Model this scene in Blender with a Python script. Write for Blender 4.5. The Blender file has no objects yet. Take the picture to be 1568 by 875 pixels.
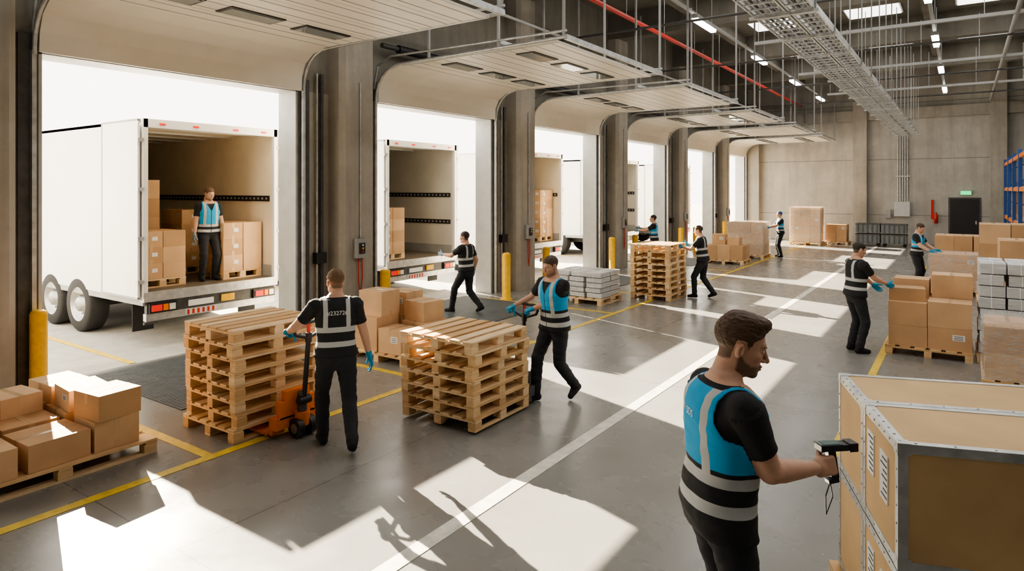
import bpy, bmesh, math, random
import numpy as np
from mathutils import Vector, Matrix, noise
from mathutils.bvhtree import BVHTree
random.seed(7)
SC=bpy.context.scene
ZOOM=None
# ------------------------------------------------------------------ nodes
def newmat(name):
    m=bpy.data.materials.new(name); m.use_nodes=True
    nt=m.node_tree; b=nt.nodes['Principled BSDF']
    return m,nt,b
def lk(nt,a,b): nt.links.new(a,b)
def MA(nt,op,a,b=None,c=None):
    n=nt.nodes.new('ShaderNodeMath'); n.operation=op
    for i,v in enumerate((a,b,c)):
        if v is None: continue
        if isinstance(v,(int,float)): n.inputs[i].default_value=v
        else: lk(nt,v,n.inputs[i])
    return n.outputs[0]
def MIX(nt,f,a,b):
    n=nt.nodes.new('ShaderNodeMix'); n.data_type='RGBA'
    for s,v in ((n.inputs['Factor'],f),(n.inputs[6],a),(n.inputs[7],b)):
        if isinstance(v,(int,float)): s.default_value=v
        elif isinstance(v,tuple): s.default_value=(v[0],v[1],v[2],1)
        else: lk(nt,v,s)
    return n.outputs[2]
def NOISE(nt,scale,detail=3,rough=.55,vec=None,dist=0):
    n=nt.nodes.new('ShaderNodeTexNoise'); n.inputs['Scale'].default_value=scale
    n.inputs['Detail'].default_value=detail; n.inputs['Roughness'].default_value=rough; n.inputs['Distortion'].default_value=dist
    if vec is not None: lk(nt,vec,n.inputs['Vector'])
    return n.outputs['Fac']
def OBJC(nt,scale=None):
    t=nt.nodes.new('ShaderNodeTexCoord'); o=t.outputs['Object']
    if scale:
        mp=nt.nodes.new('ShaderNodeMapping'); mp.inputs['Scale'].default_value=scale
        lk(nt,o,mp.inputs['Vector']); o=mp.outputs['Vector']
    return o
def RAMP(nt,f,lo,hi):
    n=nt.nodes.new('ShaderNodeMapRange'); lk(nt,f,n.inputs[0]); n.inputs[1].default_value=lo; n.inputs[2].default_value=hi
    return n.outputs[0]
def BUMP(nt,b,h,strength=.3,dist=.01):
    n=nt.nodes.new('ShaderNodeBump'); n.inputs['Strength'].default_value=strength; n.inputs['Distance'].default_value=dist
    lk(nt,h,n.inputs['Height']); lk(nt,n.outputs[0],b.inputs['Normal'])
def pmat(name,col,rough=.5,metal=0.,var=.12,scale=4,bump=0,bscale=40,stretch=None,spec=None):
    m,nt,b=newmat(name)
    v=OBJC(nt,stretch)
    f=RAMP(nt,NOISE(nt,scale,4,vec=v),.3,.7)
    lo=tuple(c*(1-var) for c in col); hi=tuple(min(1,c*(1+var)) for c in col)
    lk(nt,MIX(nt,f,lo,hi),b.inputs['Base Color'])
    b.inputs['Roughness'].default_value=rough; b.inputs['Metallic'].default_value=metal
    if spec is not None: b.inputs['Specular IOR Level'].default_value=spec
    if bump: BUMP(nt,b,NOISE(nt,bscale,3,vec=v),bump)
    return m
def emat(name,col,st):
    m,nt,b=newmat(name); b.inputs['Base Color'].default_value=(*col,1)
    b.inputs['Emission Color'].default_value=(*col,1); b.inputs['Emission Strength'].default_value=st
    return m
def concrete(name,c1,c2,seam=None):
    m,nt,b=newmat(name); v=OBJC(nt)
    f=RAMP(nt,NOISE(nt,.7,6,.65,v),.3,.7); f2=RAMP(nt,NOISE(nt,6,5,.6,v),.25,.75)
    vs=OBJC(nt,(1.5,1.5,.15)); f3=RAMP(nt,NOISE(nt,2.2,4,.6,vs),.42,.75)
    c=MIX(nt,f,c1,c2); c=MIX(nt,MA(nt,'MULTIPLY',f2,.28),c,tuple(x*.72 for x in c1))
    c=MIX(nt,MA(nt,'MULTIPLY',f3,.45),c,tuple(x*.58 for x in c1))
    if seam:
        sp=nt.nodes.new('ShaderNodeSeparateXYZ'); lk(nt,v,sp.inputs[0])
        z=MA(nt,'ABSOLUTE',MA(nt,'SUBTRACT',MA(nt,'FRACT',MA(nt,'DIVIDE',sp.outputs[2],seam)),.5))
        line=MA(nt,'LESS_THAN',z,.006)
        c=MIX(nt,MA(nt,'MULTIPLY',line,.7),c,tuple(x*.35 for x in c1))
    lk(nt,c,b.inputs['Base Color']); b.inputs['Roughness'].default_value=.85
    BUMP(nt,b,f2,.25,.01)
    return m
def cardboard(name,c):
    m,nt,b=newmat(name); v=OBJC(nt)
    f=RAMP(nt,NOISE(nt,2.5,3,.5,v),.3,.7)
    col=MIX(nt,f,tuple(x*.88 for x in c),tuple(min(1,x*1.1) for x in c))
    vs=OBJC(nt,(1,1,60)); f2=NOISE(nt,6,2,.5,vs)
    col=MIX(nt,MA(nt,'MULTIPLY',f2,.18),col,tuple(x*.7 for x in c))
    lk(nt,col,b.inputs['Base Color']); b.inputs['Roughness'].default_value=.72
    BUMP(nt,b,f2,.08,.004)
    return m
def wood(name,c):
    m,nt,b=newmat(name); v=OBJC(nt,(14,2.2,14))
    f=RAMP(nt,NOISE(nt,1.5,5,.6,v,.6),.3,.7); g=NOISE(nt,3.1,2,.5,OBJC(nt))
    col=MIX(nt,f,tuple(x*.66 for x in c),c); col=MIX(nt,MA(nt,'MULTIPLY',g,.4),col,tuple(x*.78 for x in c))
    lk(nt,col,b.inputs['Base Color']); b.inputs['Roughness'].default_value=.75
    BUMP(nt,b,f,.15,.005)
    return m
MT={}
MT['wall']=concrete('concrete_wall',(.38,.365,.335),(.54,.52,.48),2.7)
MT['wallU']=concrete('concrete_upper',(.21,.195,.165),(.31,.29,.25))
MT['col']=concrete('concrete_column',(.34,.315,.275),(.49,.46,.405))
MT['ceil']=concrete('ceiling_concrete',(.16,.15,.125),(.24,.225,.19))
MT['steel']=pmat('galvanised_steel',(.56,.57,.57),.42,.75,.2,9)
MT['dsteel']=pmat('dark_steel',(.09,.09,.09),.5,.4,.2,8)
MT['grey']=pmat('grey_paint',(.33,.335,.33),.5,0,.08)
MT['jamb']=pmat('jamb_paint',(.54,.55,.54),.45,.1,.08)
MT['panel']=pmat('door_panel_white',(.82,.77,.68),.42,0,.04,2)
MT['rubber']=pmat('black_rubber',(.018,.018,.019),.75,0,.2,20,.2,60)
MT['black']=pmat('black_plastic',(.02,.02,.022),.4,0,.1)
MT['glassd']=pmat('window_glass',(.35,.38,.40),.06,.3,.1)
MT['yellow']=pmat('yellow_paint',(.88,.50,.01),.42,0,.12,12)
MT['lineY']=pmat('floor_line_yellow',(.70,.50,.05),.5,0,.25,9)
MT['lineW']=pmat('floor_line_white',(.64,.62,.56),.5,0,.2,9)
MT['red']=pmat('red_paint',(.55,.03,.02),.4,0,.1)
MT['redl']=emat('red_lamp_lens',(.8,.03,.02),.25)
MT['orange']=pmat('orange_paint',(.88,.22,.008),.35,0,.08)
MT['truckw']=pmat('truck_white',(.78,.78,.77),.32,0,.035,1.3)
MT['liner']=pmat('truck_liner',(.82,.73,.58),.5,0,.06,2)
MT['linerg']=pmat('truck_liner_grey',(.60,.58,.53),.5,0,.06,2)
MT['tfloor']=pmat('truck_floor',(.12,.10,.08),.5,0,.3,6,.2)
MT['silver']=pmat('reflective_silver',(.70,.71,.70),.35,.1,.08,20)
MT['hub']=pmat('wheel_hub',(.42,.42,.42),.35,.8,.15)
MT['asph']=concrete('yard_concrete',(.40,.39,.36),(.52,.5,.46))
CB=[cardboard('cardboard_a',(.60,.375,.205)),cardboard('cardboard_b',(.53,.325,.17)),cardboard('cardboard_c',(.66,.43,.245))]
MT['tape']=pmat('packing_tape',(.62,.43,.25),.22,0,.06)
MT['label']=pmat('paper_label',(.82,.82,.80),.6,0,.04)
MT['ink']=pmat('ink',(.03,.03,.03),.6)
WD=[wood('pallet_wood_a',(.87,.60,.33)),wood('pallet_wood_b',(.76,.49,.25)),wood('pallet_wood_c',(.93,.69,.42))]
def paperm():
    m,nt,b=newmat('paper_stack'); v=OBJC(nt,(1,1,90)); f=NOISE(nt,3,2,.5,v)
    lk(nt,MIX(nt,RAMP(nt,f,.35,.65),(.42,.43,.44),(.78,.78,.77)),b.inputs['Base Color']); b.inputs['Roughness'].default_value=.6
    BUMP(nt,b,f,.4,.01); return m
MT['paper']=paperm()
def filmm():
    m,nt,b=newmat('stretch_film'); b.inputs['Base Color'].default_value=(.85,.86,.86,1)
    b.inputs['Roughness'].default_value=.12
    f=RAMP(nt,NOISE(nt,4,5,.7,OBJC(nt,(1,1,4)),1.5),.35,.75)
    lk(nt,MA(nt,'MULTIPLY_ADD',f,.35,.12),b.inputs['Alpha'])
    BUMP(nt,b,NOISE(nt,8,4,.6,OBJC(nt,(1,1,3)),1),.8,.03); return m
MT['film']=filmm()
MT['crate']=cardboard('crate_board',(.64,.44,.23))
MT['screen']=emat('scanner_screen',(.05,.09,.08),.3)
MT['tube']=emat('lamp_tube',(1,.97,.9),34)
MT['sky']=emat('rooflight_fill_glow',(1,.97,.92),3.2)  # self-lit panel that brightens the hall; the roof has no opening
MT['exit']=emat('exit_sign_green',(.05,.7,.25),1.5)
MT['blue']=pmat('rack_blue',(.03,.10,.34),.4)
MT['bin']=pmat('bin_grey',(.14,.16,.17),.5)
def floorm():
    m,nt,b=newmat('polished_concrete_floor'); v=OBJC(nt)
    a=NOISE(nt,.5,4,.5,v); c=NOISE(nt,7,5,.6,v); d=NOISE(nt,1.7,5,.55,v,.4)
    col=MIX(nt,a,(.17,.167,.157),(.285,.28,.262)); col=MIX(nt,MA(nt,'MULTIPLY',c,.25),col,(.15,.148,.14))
    col=MIX(nt,MA(nt,'MULTIPLY',d,.35),col,(.27,.263,.247))
    sp=nt.nodes.new('ShaderNodeSeparateXYZ'); lk(nt,v,sp.inputs[0])
    def joint(o,per,off,w):
        return MA(nt,'LESS_THAN',MA(nt,'ABSOLUTE',MA(nt,'SUBTRACT',MA(nt,'FRACT',MA(nt,'DIVIDE',MA(nt,'ADD',o,off),per)),.5)),w/per)
    j=MA(nt,'MAXIMUM',joint(sp.outputs[0],5.8,7.55,.005),joint(sp.outputs[1],5.8,.4,.005))
    col=MIX(nt,MA(nt,'MULTIPLY',j,.7),col,(.04,.04,.04))
    lk(nt,col,b.inputs['Base Color'])
    lk(nt,MA(nt,'MULTIPLY_ADD',d,.30,.12),b.inputs['Roughness'])
    b.inputs['Specular IOR Level'].default_value=.65
    return m
MT['floor']=floorm()
# ------------------------------------------------------------------ mesh builder
class MB:
    def __init__(s): s.v=[];s.f=[];s.m=[];s.mats=[];s.sm=[];s.M=Matrix.Identity(4)
    def mi(s,mat):
        if mat not in s.mats: s.mats.append(mat)
        return s.mats.index(mat)
    def add(s,vs,fs,mat,smooth=False):
        o=len(s.v); s.v+= [tuple(s.M@Vector(p)) for p in vs]
        k=s.mi(mat)
        for f in fs: s.f.append([i+o for i in f]); s.m.append(k); s.sm.append(smooth)
    def box(s,c,sz,mat,R=None):
        hx,hy,hz=[q/2 for q in sz]
        vs=[Vector((x,y,z)) for x in(-hx,hx) for y in(-hy,hy) for z in(-hz,hz)]
        if R is not None: vs=[R@q for q in vs]
        c=Vector(c); s.add([c+q for q in vs],[(0,1,3,2),(4,6,7,5),(0,4,5,1),(2,3,7,6),(0,2,6,4),(1,5,7,3)],mat)
    def bb(s,x0,x1,y0,y1,z0,z1,mat): s.box(((x0+x1)/2,(y0+y1)/2,(z0+z1)/2),(abs(x1-x0),abs(y1-y0),abs(z1-z0)),mat)
    def cyl(s,a,b,r0,mat,r1=None,n=16,smooth=True,caps=True):
        a=Vector(a);b=Vector(b); r1=r0 if r1 is None else r1
        d=(b-a).normalized(); u=d.orthogonal().normalized(); w=d.cross(u)
        vs=[];
        for p,r in((a,r0),(b,r1)):
            for i in range(n):
                t=2*math.pi*i/n; vs.append(p+u*(r*math.cos(t))+w*(r*math.sin(t)))
        fs=[(i,(i+1)%n,n+(i+1)%n,n+i) for i in range(n)]
        s.add(vs,fs,mat,smooth)
        if caps: s.add(vs,[tuple(range(n-1,-1,-1)),tuple(range(n,2*n))],mat)
    def tube(s,pts,r,mat,n=10):
        for a,b in zip(pts[:-1],pts[1:]): s.cyl(a,b,r,mat,n=n)
    def lathe(s,c,axis,prof,mat,n=28):
        c=Vector(c); d=Vector(axis).normalized(); u=d.orthogonal().normalized(); w=d.cross(u)
        vs=[]
        for (h,r) in prof:
            for i in range(n):
                t=2*math.pi*i/n; vs.append(c+d*h+u*(r*math.cos(t))+w*(r*math.sin(t)))
        fs=[]
        for j in range(len(prof)-1):
            for i in range(n): fs.append((j*n+i,j*n+(i+1)%n,(j+1)*n+(i+1)%n,(j+1)*n+i))
        s.add(vs,fs,mat,True)
    def obj(s,name,bevel=0,parent=None):
        me=bpy.data.meshes.new(name); me.from_pydata(s.v,[],s.f)
        for m in s.mats: me.materials.append(m)
        me.polygons.foreach_set('material_index',s.m); me.polygons.foreach_set('use_smooth',s.sm)
        me.validate(); me.update()
        o=bpy.data.objects.new(name,me); SC.collection.objects.link(o)
        if bevel:
            md=o.modifiers.new('bevel','BEVEL'); md.width=bevel; md.segments=2; md.limit_method='ANGLE'; md.angle_limit=.7
        if parent: o.parent=parent
        return o
def Rz(a): return Matrix.Rotation(a,3,'Z')
# ------------------------------------------------------------------ shell
XW=-9.7; DS=[-2.4,3.4,9.2,14.95,20.9,26.75,32.4]; DW=[3.95,3.95,3.93,3.85,3.75,3.85,3.6]; YB=36.6; ZT=4.36; ZC=8.4; XR=9.0; YF=-7
mb=MB(); mb.bb(XW-.45,XR,YF,YB,-.2,0,MT['floor']); mb.obj('floor')
mb=MB(); mb.bb(-70,XW-.45,-60,110,-.2,-.004,MT['asph']); mb.obj('ground')
mb=MB()
edges=[YF]+[e for a,w in zip(DS,DW) for e in(a,a+w)]+[YB+.4]
for i in range(0,len(edges),2): mb.bb(XW-.45,XW,edges[i],edges[i+1],0,ZT,MT['col'])
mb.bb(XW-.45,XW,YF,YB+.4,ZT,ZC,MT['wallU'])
mb.obj('wall_left')
mb=MB(); mb.bb(XW,XR,YB,YB+.4,0,ZC,MT['wall'])
for x in(-9.3,-4.2,1.3,6.5): mb.bb(x-.3,x+.3,YB-.35,YB,0,ZC,MT['col'])
mb.bb(XW,XR,YB-.2,YB,6.0,6.5,MT['col']); mb.obj('wall_back')
mb=MB(); mb.bb(XR,XR+.3,YF,YB+.4,0,ZC,MT['wall']); mb.obj('wall_right')
mb=MB(); mb.bb(XW-.45,XR+.3,YF-.3,YF,0,ZC,MT['wall']); mb.obj('wall_front')
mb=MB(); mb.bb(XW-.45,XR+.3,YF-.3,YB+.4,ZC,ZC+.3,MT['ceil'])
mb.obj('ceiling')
mb=MB()
mids=[(DS[i]+DW[i]+DS[i+1])/2 for i in range(len(DS)-1)]
for y in mids: mb.bb(XW,XR,y-.22,y+.22,7.55,ZC,MT['ceil'])
for x in(-6.9,-3.9,-.9,2.1,5.1): mb.bb(x-.12,x+.12,YF,YB,7.95,ZC,MT['ceil'])
mb.obj('trim_roof_beams')
mb=MB()  # few rooflights are real; most panels added as glowing fill for the interior
for k in range(len(mids)-1):
    yc=(mids[k]+mids[k+1])/2
    for x in(-5.4,-2.4,.6,3.6,7): mb.bb(x-.75,x+.75,yc-1.9,yc+1.9,ZC-.06,ZC-.01,MT['sky']); mb.bb(x-.8,x+.8,yc-1.95,yc+1.95,ZC-.03,ZC,MT['jamb']); mb.bb(x-.75,x+.75,yc-.03,yc+.03,ZC-.08,ZC-.06,MT['grey'])
mb.obj('rooflights_and_fill_panels')
for j,y in enumerate(mids):
    mb=MB(); w=.42; p=.38; ch=.09; y+=.18
    prof=[(XW,y-w),(XW+p-ch,y-w),(XW+p,y-w+ch),(XW+p,y+w-ch),(XW+p-ch,y+w),(XW,y+w)]
    vs=[(a,b,0) for a,b in prof]+[(a,b,7.55) for a,b in prof]; n=6
    mb.add(vs,[(i,(i+1)%n,n+(i+1)%n,n+i) for i in range(n)]+[tuple(range(n,2*n))],MT['col'])
    mb.cyl((XW+.06,y-.62,0),(XW+.06,y-.62,4.7),.035,MT['dsteel']); mb.cyl((XW+.05,y-.72,0),(XW+.05,y-.72,4.7),.02,MT['steel'])
    mb.bb(XW+.01,XW+.12,y-.78,y-.55,1.25,1.45,MT['black'])
    mb.bb(XW+p,XW+p+.1,y-.16,y+.1,1.32,1.68,MT['grey']); mb.bb(XW+p+.1,XW+p+.115,y-.1,y+.04,1.4,1.6,MT['black'])
    for k,cm in enumerate(('red','yellow','silver')): mb.cyl((XW+p+.115,y-.03,1.44+.06*k),(XW+p+.135,y-.03,1.44+.06*k),.017,MT[cm])
    mb.tube([(XW+p+.02,y+.0,1.68),(XW+p+.02,y,4.6)],.014,MT['steel'])
    mb.tube([(XW+p+.03,y-.05,1.32),(XW+p+.05,y-.07,.9),(XW+p+.04,y-.02,.6),(XW+p+.03,y+.05,.95),(XW+p+.03,y+.03,1.32)],.01,MT['red'])
    mb.obj('concrete_column')
for i,(a,w) in enumerate(zip(DS,DW)):
    mb=MB(); b=a+w
    for y,sg in((a,1),(b,-1)):
        mb.bb(XW-.46,XW+.02,y-.0*sg,y+.05*sg,0,ZT,MT['jamb'])
        mb.bb(XW,XW+.05,y-.22*sg,y,0,ZT+.2,MT['dsteel'])
        mb.bb(XW+.05,XW+.11,y-.09*sg,y-.04*sg,.0,4.35,MT['steel'])
        pts=[(XW+.1,y-.06*sg,4.3)]+[(XW+.1+.62*(1-math.cos(t)),y-.06*sg,4.4+.62*math.sin(t)) for t in np.linspace(0,math.pi/2,7)]+[(-5.25,y-.06*sg,5.06)]
        mb.tube(pts,.03,MT['steel'],8)
        pts2=[(XW+.05,y-.06*sg,4.6),(XW+.15,y-.06*sg,5.05),(XW+.5,y-.06*sg,5.2),(-5.25,y-.06*sg,5.16)]
        mb.tube(pts2,.022,MT['steel'],8)
        for xx in(-8.2,-6.6,-5.3): mb.bb(xx-.02,xx+.02,y-.08*sg,y-.04*sg,5.05,7.95,MT['grey'])
    mb.bb(-5.3,-5.24,a-.06,b+.06,5.02,5.1,MT['steel'])
    mb.bb(-6.62,-6.56,a-.06,b+.06,5.12,5.18,MT['steel'])
    mb.bb(XW-.46,XW+.02,a,b,ZT-.03,ZT,MT['jamb'])
    mb.bb(XW+.0,XW+.03,a-.2,b+.2,ZT,ZT+.1,MT['black'])
    mb.cyl((XW+.25,a-.05,5.45),(XW+.25,b+.05,5.45),.05,MT['dsteel'])
    mb.cyl((XW+.25,a+.4,5.45),(XW+.25,b-.4,5.45),.085,MT['black'])
    sec=[(XW+.09,ZT-.02),(XW+.10,4.60),(XW+.2,4.82),(XW+.42,4.97),(XW+.75,5.03)]
    x=XW+.75
    while x<-5.6: x+=.58; sec.append((min(x,-5.45),5.03))
    for k,(p,q) in enumerate(zip(sec[:-1],sec[1:])):
        P=Vector((p[0],0,p[1]));Q=Vector((q[0],0,q[1])); d=(Q-P); L=d.length; ang=math.atan2(d.z,d.x)
        R=Matrix.Rotation(-ang,3,'Y'); c=(P+Q)/2
        mb.box((c.x,(a+b)/2,c.z),(L-.012 if k>3 else L+.004,w+.02,.045),MT['panel'],R)
        if k>3:
            for gg in(-.15,.15): mb.box((c.x+gg,(a+b)/2,c.z-.024),(.012,w,.004),MT['grey'])
            mb.bb(c.x-L/2,c.x+L/2,a,a+.05,c.z-.03,c.z-.022,MT['steel']); mb.bb(c.x-L/2,c.x+L/2,b-.05,b,c.z-.03,c.z-.022,MT['steel'])
    for xr in ((XW+1.62,) if i%2 else (XW+1.62,XW+3.36)):
        for t in(.2,.5,.8):
            yy=a+w*t
            mb.bb(xr-.19,xr+.19,yy-.42,yy+.42,4.99,5.01,MT['black']); mb.bb(xr-.15,xr+.15,yy-.38,yy+.38,4.982,4.99,MT['glassd'])
    mb.obj('door_%d'%(i+1))
for i,(a,w) in enumerate(zip(DS,DW)):
    mb=MB(); mb.bb(XW-.3,-7.55,a+.7,a+3.2,.0,.012,MT['dsteel'])
    for k in range(40):
        xx=-9.9+.058*k; mb.bb(xx,xx+.018,a+.72,a+3.18,.012,.017,MT['bin'])
    mb.obj('dock_leveler_plate')
mb=MB()
def ln(x0,x1,y0,y1,m): mb.bb(x0,x1,y0,y1,.0005,.004,m)
ln(-6.06,-5.95,YF,35,MT['lineY']); ln(-3.31,-3.17,YF,34,MT['lineW']); ln(-1.1,-1.0,7,26,MT['lineY'])
for a in DS: ln(-9.4,-6.06,a+.1,a+.2,MT['lineY']); ln(-9.4,-6.06,a+3.2,a+3.3,MT['lineY']); ln(-24,-10.2,a+1.35,a+1.45,MT['lineY'])
ln(-1,2.5,10.3,10.4,MT['lineY'])
mb.obj('floor_markings')
for (x,y,r,h) in((-9.45,3.33,.095,1.1),(-9.2,9.0,.1,1.05),(-8.87,12.6,.1,1.1),(-9.25,15.0,.1,1.05),(-9.05,18.6,.1,1.1),(-9.2,20.7,.1,1.05),(-9.1,24.8,.1,1.1),(-9.2,30.8,.1,1.1),(-9.1,26.5,.1,1.05),(-9.1,32.1,.1,1.05)):
    mb=MB(); mb.lathe((x,y,0),(0,0,1),[(0,0.001),(0,r*1.5),(.015,r*1.5),(.015,r),(h-.05,r),(h-.015,r*.85),(h,r*.5),(h,.001)],MT['yellow'],20)
    mb.obj('safety_bollard')
# ------------------------------------------------------------------ trailers
def wheel(mb,x,y,r,w,sg):
    mb.lathe((x,y,r),(0,sg,0),[(-w/2,r*.6),(-w/2,r*.93),(-w/2+.03,r),(w/2-.03,r),(w/2,r*.93),(w/2,r*.62)],MT['rubber'])
    mb.lathe((x,y,r),(0,sg,0),[(w/2,r*.62),(w/2-.02,r*.57),(w/2-.12,r*.5),(w/2-.12,r*.3),(w/2-.02,r*.27),(w/2+.01,r*.18),(w/2+.01,.001)],MT['hub'])
    for k in range(10):
        t=k*math.pi/5; mb.cyl((x+r*.4*math.cos(t),y+sg*(w/2-.12),r+r*.4*math.sin(t)),(x+r*.4*math.cos(t),y+sg*(w/2-.09),r+r*.4*math.sin(t)),.018,MT['steel'],n=6)
def trailer(y0,xr=-10.9,L=13.2,liner='liner'):
    mb=MB(); y1=y0+2.5; x0=xr-L; zf=.92; zt=3.74; W=MT['truckw']; I=MT[liner]
    mb.bb(x0,xr-.06,y0,y0+.04,zf-.12,zt,W); mb.bb(x0,xr-.06,y1-.04,y1,zf-.12,zt,W)
    mb.bb(x0,xr-.06,y0,y1,zt-.05,zt,W); mb.bb(x0,x0+.06,y0,y1,zf,zt,W)
    mb.bb(x0+.06,xr-.08,y0+.041,y0+.06,zf,zt-.06,I); mb.bb(x0+.06,xr-.08,y1-.06,y1-.041,zf,zt-.06,I)
    mb.bb(x0+.06,x0+.08,y0+.05,y1-.05,zf,zt-.06,I); mb.bb(x0+.06,xr-.08,y0+.05,y1-.05,zt-.07,zt-.052,I)
    mb.bb(x0+7,x0+7.05,y0+.05,y1-.05,zf,zt-.06,I)
    mb.bb(x0,xr-.04,y0+.02,y1-.02,zf-.12,zf,MT['tfloor'])
    mb.bb(xr-.08,xr,y0-.01,y0+.07,zf-.1,zt+.01,MT['truckw']); mb.bb(xr-.08,xr,y1-.07,y1+.01,zf-.1,zt+.01,MT['truckw'])
    mb.bb(xr-.08,xr,y0,y1,zt-.13,zt+.01,W); mb.bb(xr-.1,xr+.01,y0,y1,zf-.16,zf,MT['steel'])
    for t in(.12,.35,.65,.88): mb.bb(xr,xr+.012,y0+2.5*t-.05,y0+2.5*t+.05,zt-.08,zt-.05,MT['redl'])
    for yy in(y0+.075,y1-.075):
        sg=1 if yy<y0+1 else -1
        for z in((2.42,) if liner=='liner' else (2.45,1.75)):
            mb.bb(x0+.1,xr-.15,yy-.012,yy+.012,z-.055,z+.055,MT['black'])
            x=xr-.25
            while x>xr-6: mb.bb(x,x+.05,yy+sg*.012-.002,yy+sg*.012+.002,z-.02,z+.02,MT['steel']); x-=.13
        mb.bb(x0+.1,xr-.1,yy-.01,yy+.01,zf,zf+.22,MT['grey'])
    for k in range(12): mb.bb(xr-.9*k-.6,xr-.9*k-.56,y0+.06,y1-.06,zt-.1,zt-.07,MT['jamb'])
    for yd,sg in((y0,-1),(y1,1)):
        mb.bb(xr-1.25,xr-.02,yd+sg*.05,yd+sg*.085,zf-.08,zt-.02,W)
        for xx in(xr-.3,xr-.9):
            mb.cyl((xx,yd+sg*.035,zf-.05),(xx,yd+sg*.035,zt-.06),.016,MT['steel'],n=8)
        for z in(1.1,1.8,2.6,3.4): mb.bb(xr-.06,xr+.02,yd+sg*.0,yd+sg*.1,z-.03,z+.03,MT['steel'])
        mb.bb(xr-1.27,xr-1.24,yd+sg*.045,yd+sg*.09,zf-.08,zt-.02,MT['grey'])
        mb.bb(xr-1.25,xr-.02,yd+sg*.04,yd+sg*.09,zf-.1,zf-.07,MT['grey']); mb.bb(xr-1.25,xr-.02,yd+sg*.04,yd+sg*.09,zt-.03,zt,MT['grey'])
    for yy in(y0+.65,y1-.65): mb.bb(x0+.5,xr-.1,yy-.06,yy+.06,.5,zf-.12,MT['dsteel'])
    k=x0+1
    while k<xr-.5: mb.bb(k,k+.08,y0+.1,y1-.1,zf-.2,zf-.12,MT['dsteel']); k+=.6
    mb.bb(x0,xr-.05,y0+.01,y0+.05,zf-.22,zf-.1,MT['grey']); mb.bb(x0,xr-.05,y1-.05,y1-.01,zf-.22,zf-.1,MT['grey'])
    mb.bb(xr-.12,xr-.02,y0+.05,y1-.05,.44,.56,MT['steel']); mb.bb(xr-.1,xr-.02,y0+.06,y1-.06,.56,.76,MT['dsteel'])
    for ya in(y0+.08,y1-.53):
        mb.bb(xr-.06,xr+.03,ya,ya+.45,.57,.73,MT['black'])
        mb.bb(xr+.03,xr+.045,ya+.03,ya+.2,.6,.7,MT['redl']); mb.bb(xr+.03,xr+.045,ya+.22,ya+.3,.6,.7,MT['orange']); mb.bb(xr+.03,xr+.045,ya+.32,ya+.42,.6,.7,MT['silver'])
    mb.bb(xr-.02,xr,y0+.7,y0+1.25,.46,.55,MT['silver']); mb.bb(xr-.02,xr+.005,y0+1.35,y0+1.6,.6,.72,MT['yellow']); mb.bb(xr-.02,xr+.003,y0+.75,y0+1.2,.6,.7,MT['label'])
    for q in range(6): mb.bb(xr,xr+.004,y0+.72+q*.09,y0+.76+q*.09,.465,.545,MT['red'])
    mb.bb(xr-.02,xr+.02,y0+.0,y0+.22,.4,.44,MT['dsteel'])
    for ya in(y0+.1,y1-.45): mb.bb(xr-.6,xr-.58,ya,ya+.35,.2,.75,MT['rubber'])
    for xx in(xr-2.4,xr-3.56,xr-4.72):
        for yy,sg in((y0+.17,-1),(y1-.17,1)):
            wheel(mb,xx,yy,.5,.34,sg)
            pts=[(xx+.57*math.cos(t),yy,.52+.57*math.sin(t)) for t in np.linspace(.35,math.pi-.35,8)]
            for p,q in zip(pts[:-1],pts[1:]):
                mb.add([(p[0],yy-.16,min(p[2],1.05)),(p[0],yy+.16,min(p[2],1.05)),(q[0],yy+.16,min(q[2],1.05)),(q[0],yy-.16,min(q[2],1.05))],[(0,1,2,3)],MT['rubber'])
        mb.cyl((xx,y0+.3,.48),(xx,y1-.3,.48),.07,MT['dsteel'])
    for yy in(y0+.35,y1-.35): mb.bb(x0+3.2,x0+3.35,yy-.08,yy+.08,0,.8,MT['dsteel']); mb.bb(x0+3.05,x0+3.5,yy-.15,yy+.15,0,.03,MT['dsteel'])
    for z in(.45,.65): mb.bb(x0+4,xr-5.7,y0+.03,y0+.06,z-.05,z+.05,MT['jamb'])
    return mb.obj('semi_trailer')
for k,y0 in enumerate((5.3,10.72,16.2,22.35,28.5)): trailer(y0,liner='liner' if k in(0,2,4) else 'linerg')
trailer(-1.2)
mb=MB()
for k in range(30): mb.bb(-62,-61.9,-50+k*5,-49.9+k*5,0,2,MT['steel'])
mb.bb(-62,-61.95,-50,100,.1,2,MT['jamb']); mb.obj('yard_fence')
# ------------------------------------------------------------------ pallets, boxes
def pallet(mb,cx,cy,z,lx=.95,ly=1.12,rng=random):
    w=lambda: rng.choice(WD)
    nb=6; bw=lx/nb*.74
    for i in range(nb):
        x=cx-lx/2+bw/2+(lx-bw)*i/(nb-1); mb.box((x,cy,z+.133),(bw,ly,.021),w())
    for y in(-ly/2+.055,0,ly/2-.055): mb.box((cx,cy+y,z+.111),(lx,.11,.021),w())
    for x in(-lx/2+.055,0,lx/2-.055):
        for y in(-ly/2+.06,0,ly/2-.06): mb.box((cx+x,cy+y,z+.061),(.1,.12,.078),w())
        mb.box((cx+x,cy,z+.011),(.1,ly,.022),w())
def pallet_stack(cx,cy,n,z0=0,lx=.95,ly=1.12,rot=0,name='pallet_stack',sz=1.):
    mb=MB()
    for i in range(n):
        dx,dy=random.uniform(-.015,.015),random.uniform(-.02,.02)
        mb.M=Matrix.Translation((cx+dx,cy+dy,z0))@Matrix.Rotation(rot+random.uniform(-.015,.015),4,'Z')@Matrix.Diagonal((1,1,sz,1))
        pallet(mb,0,0,.1445*i,lx,ly)
    return mb.obj(name,bevel=.003)
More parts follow.
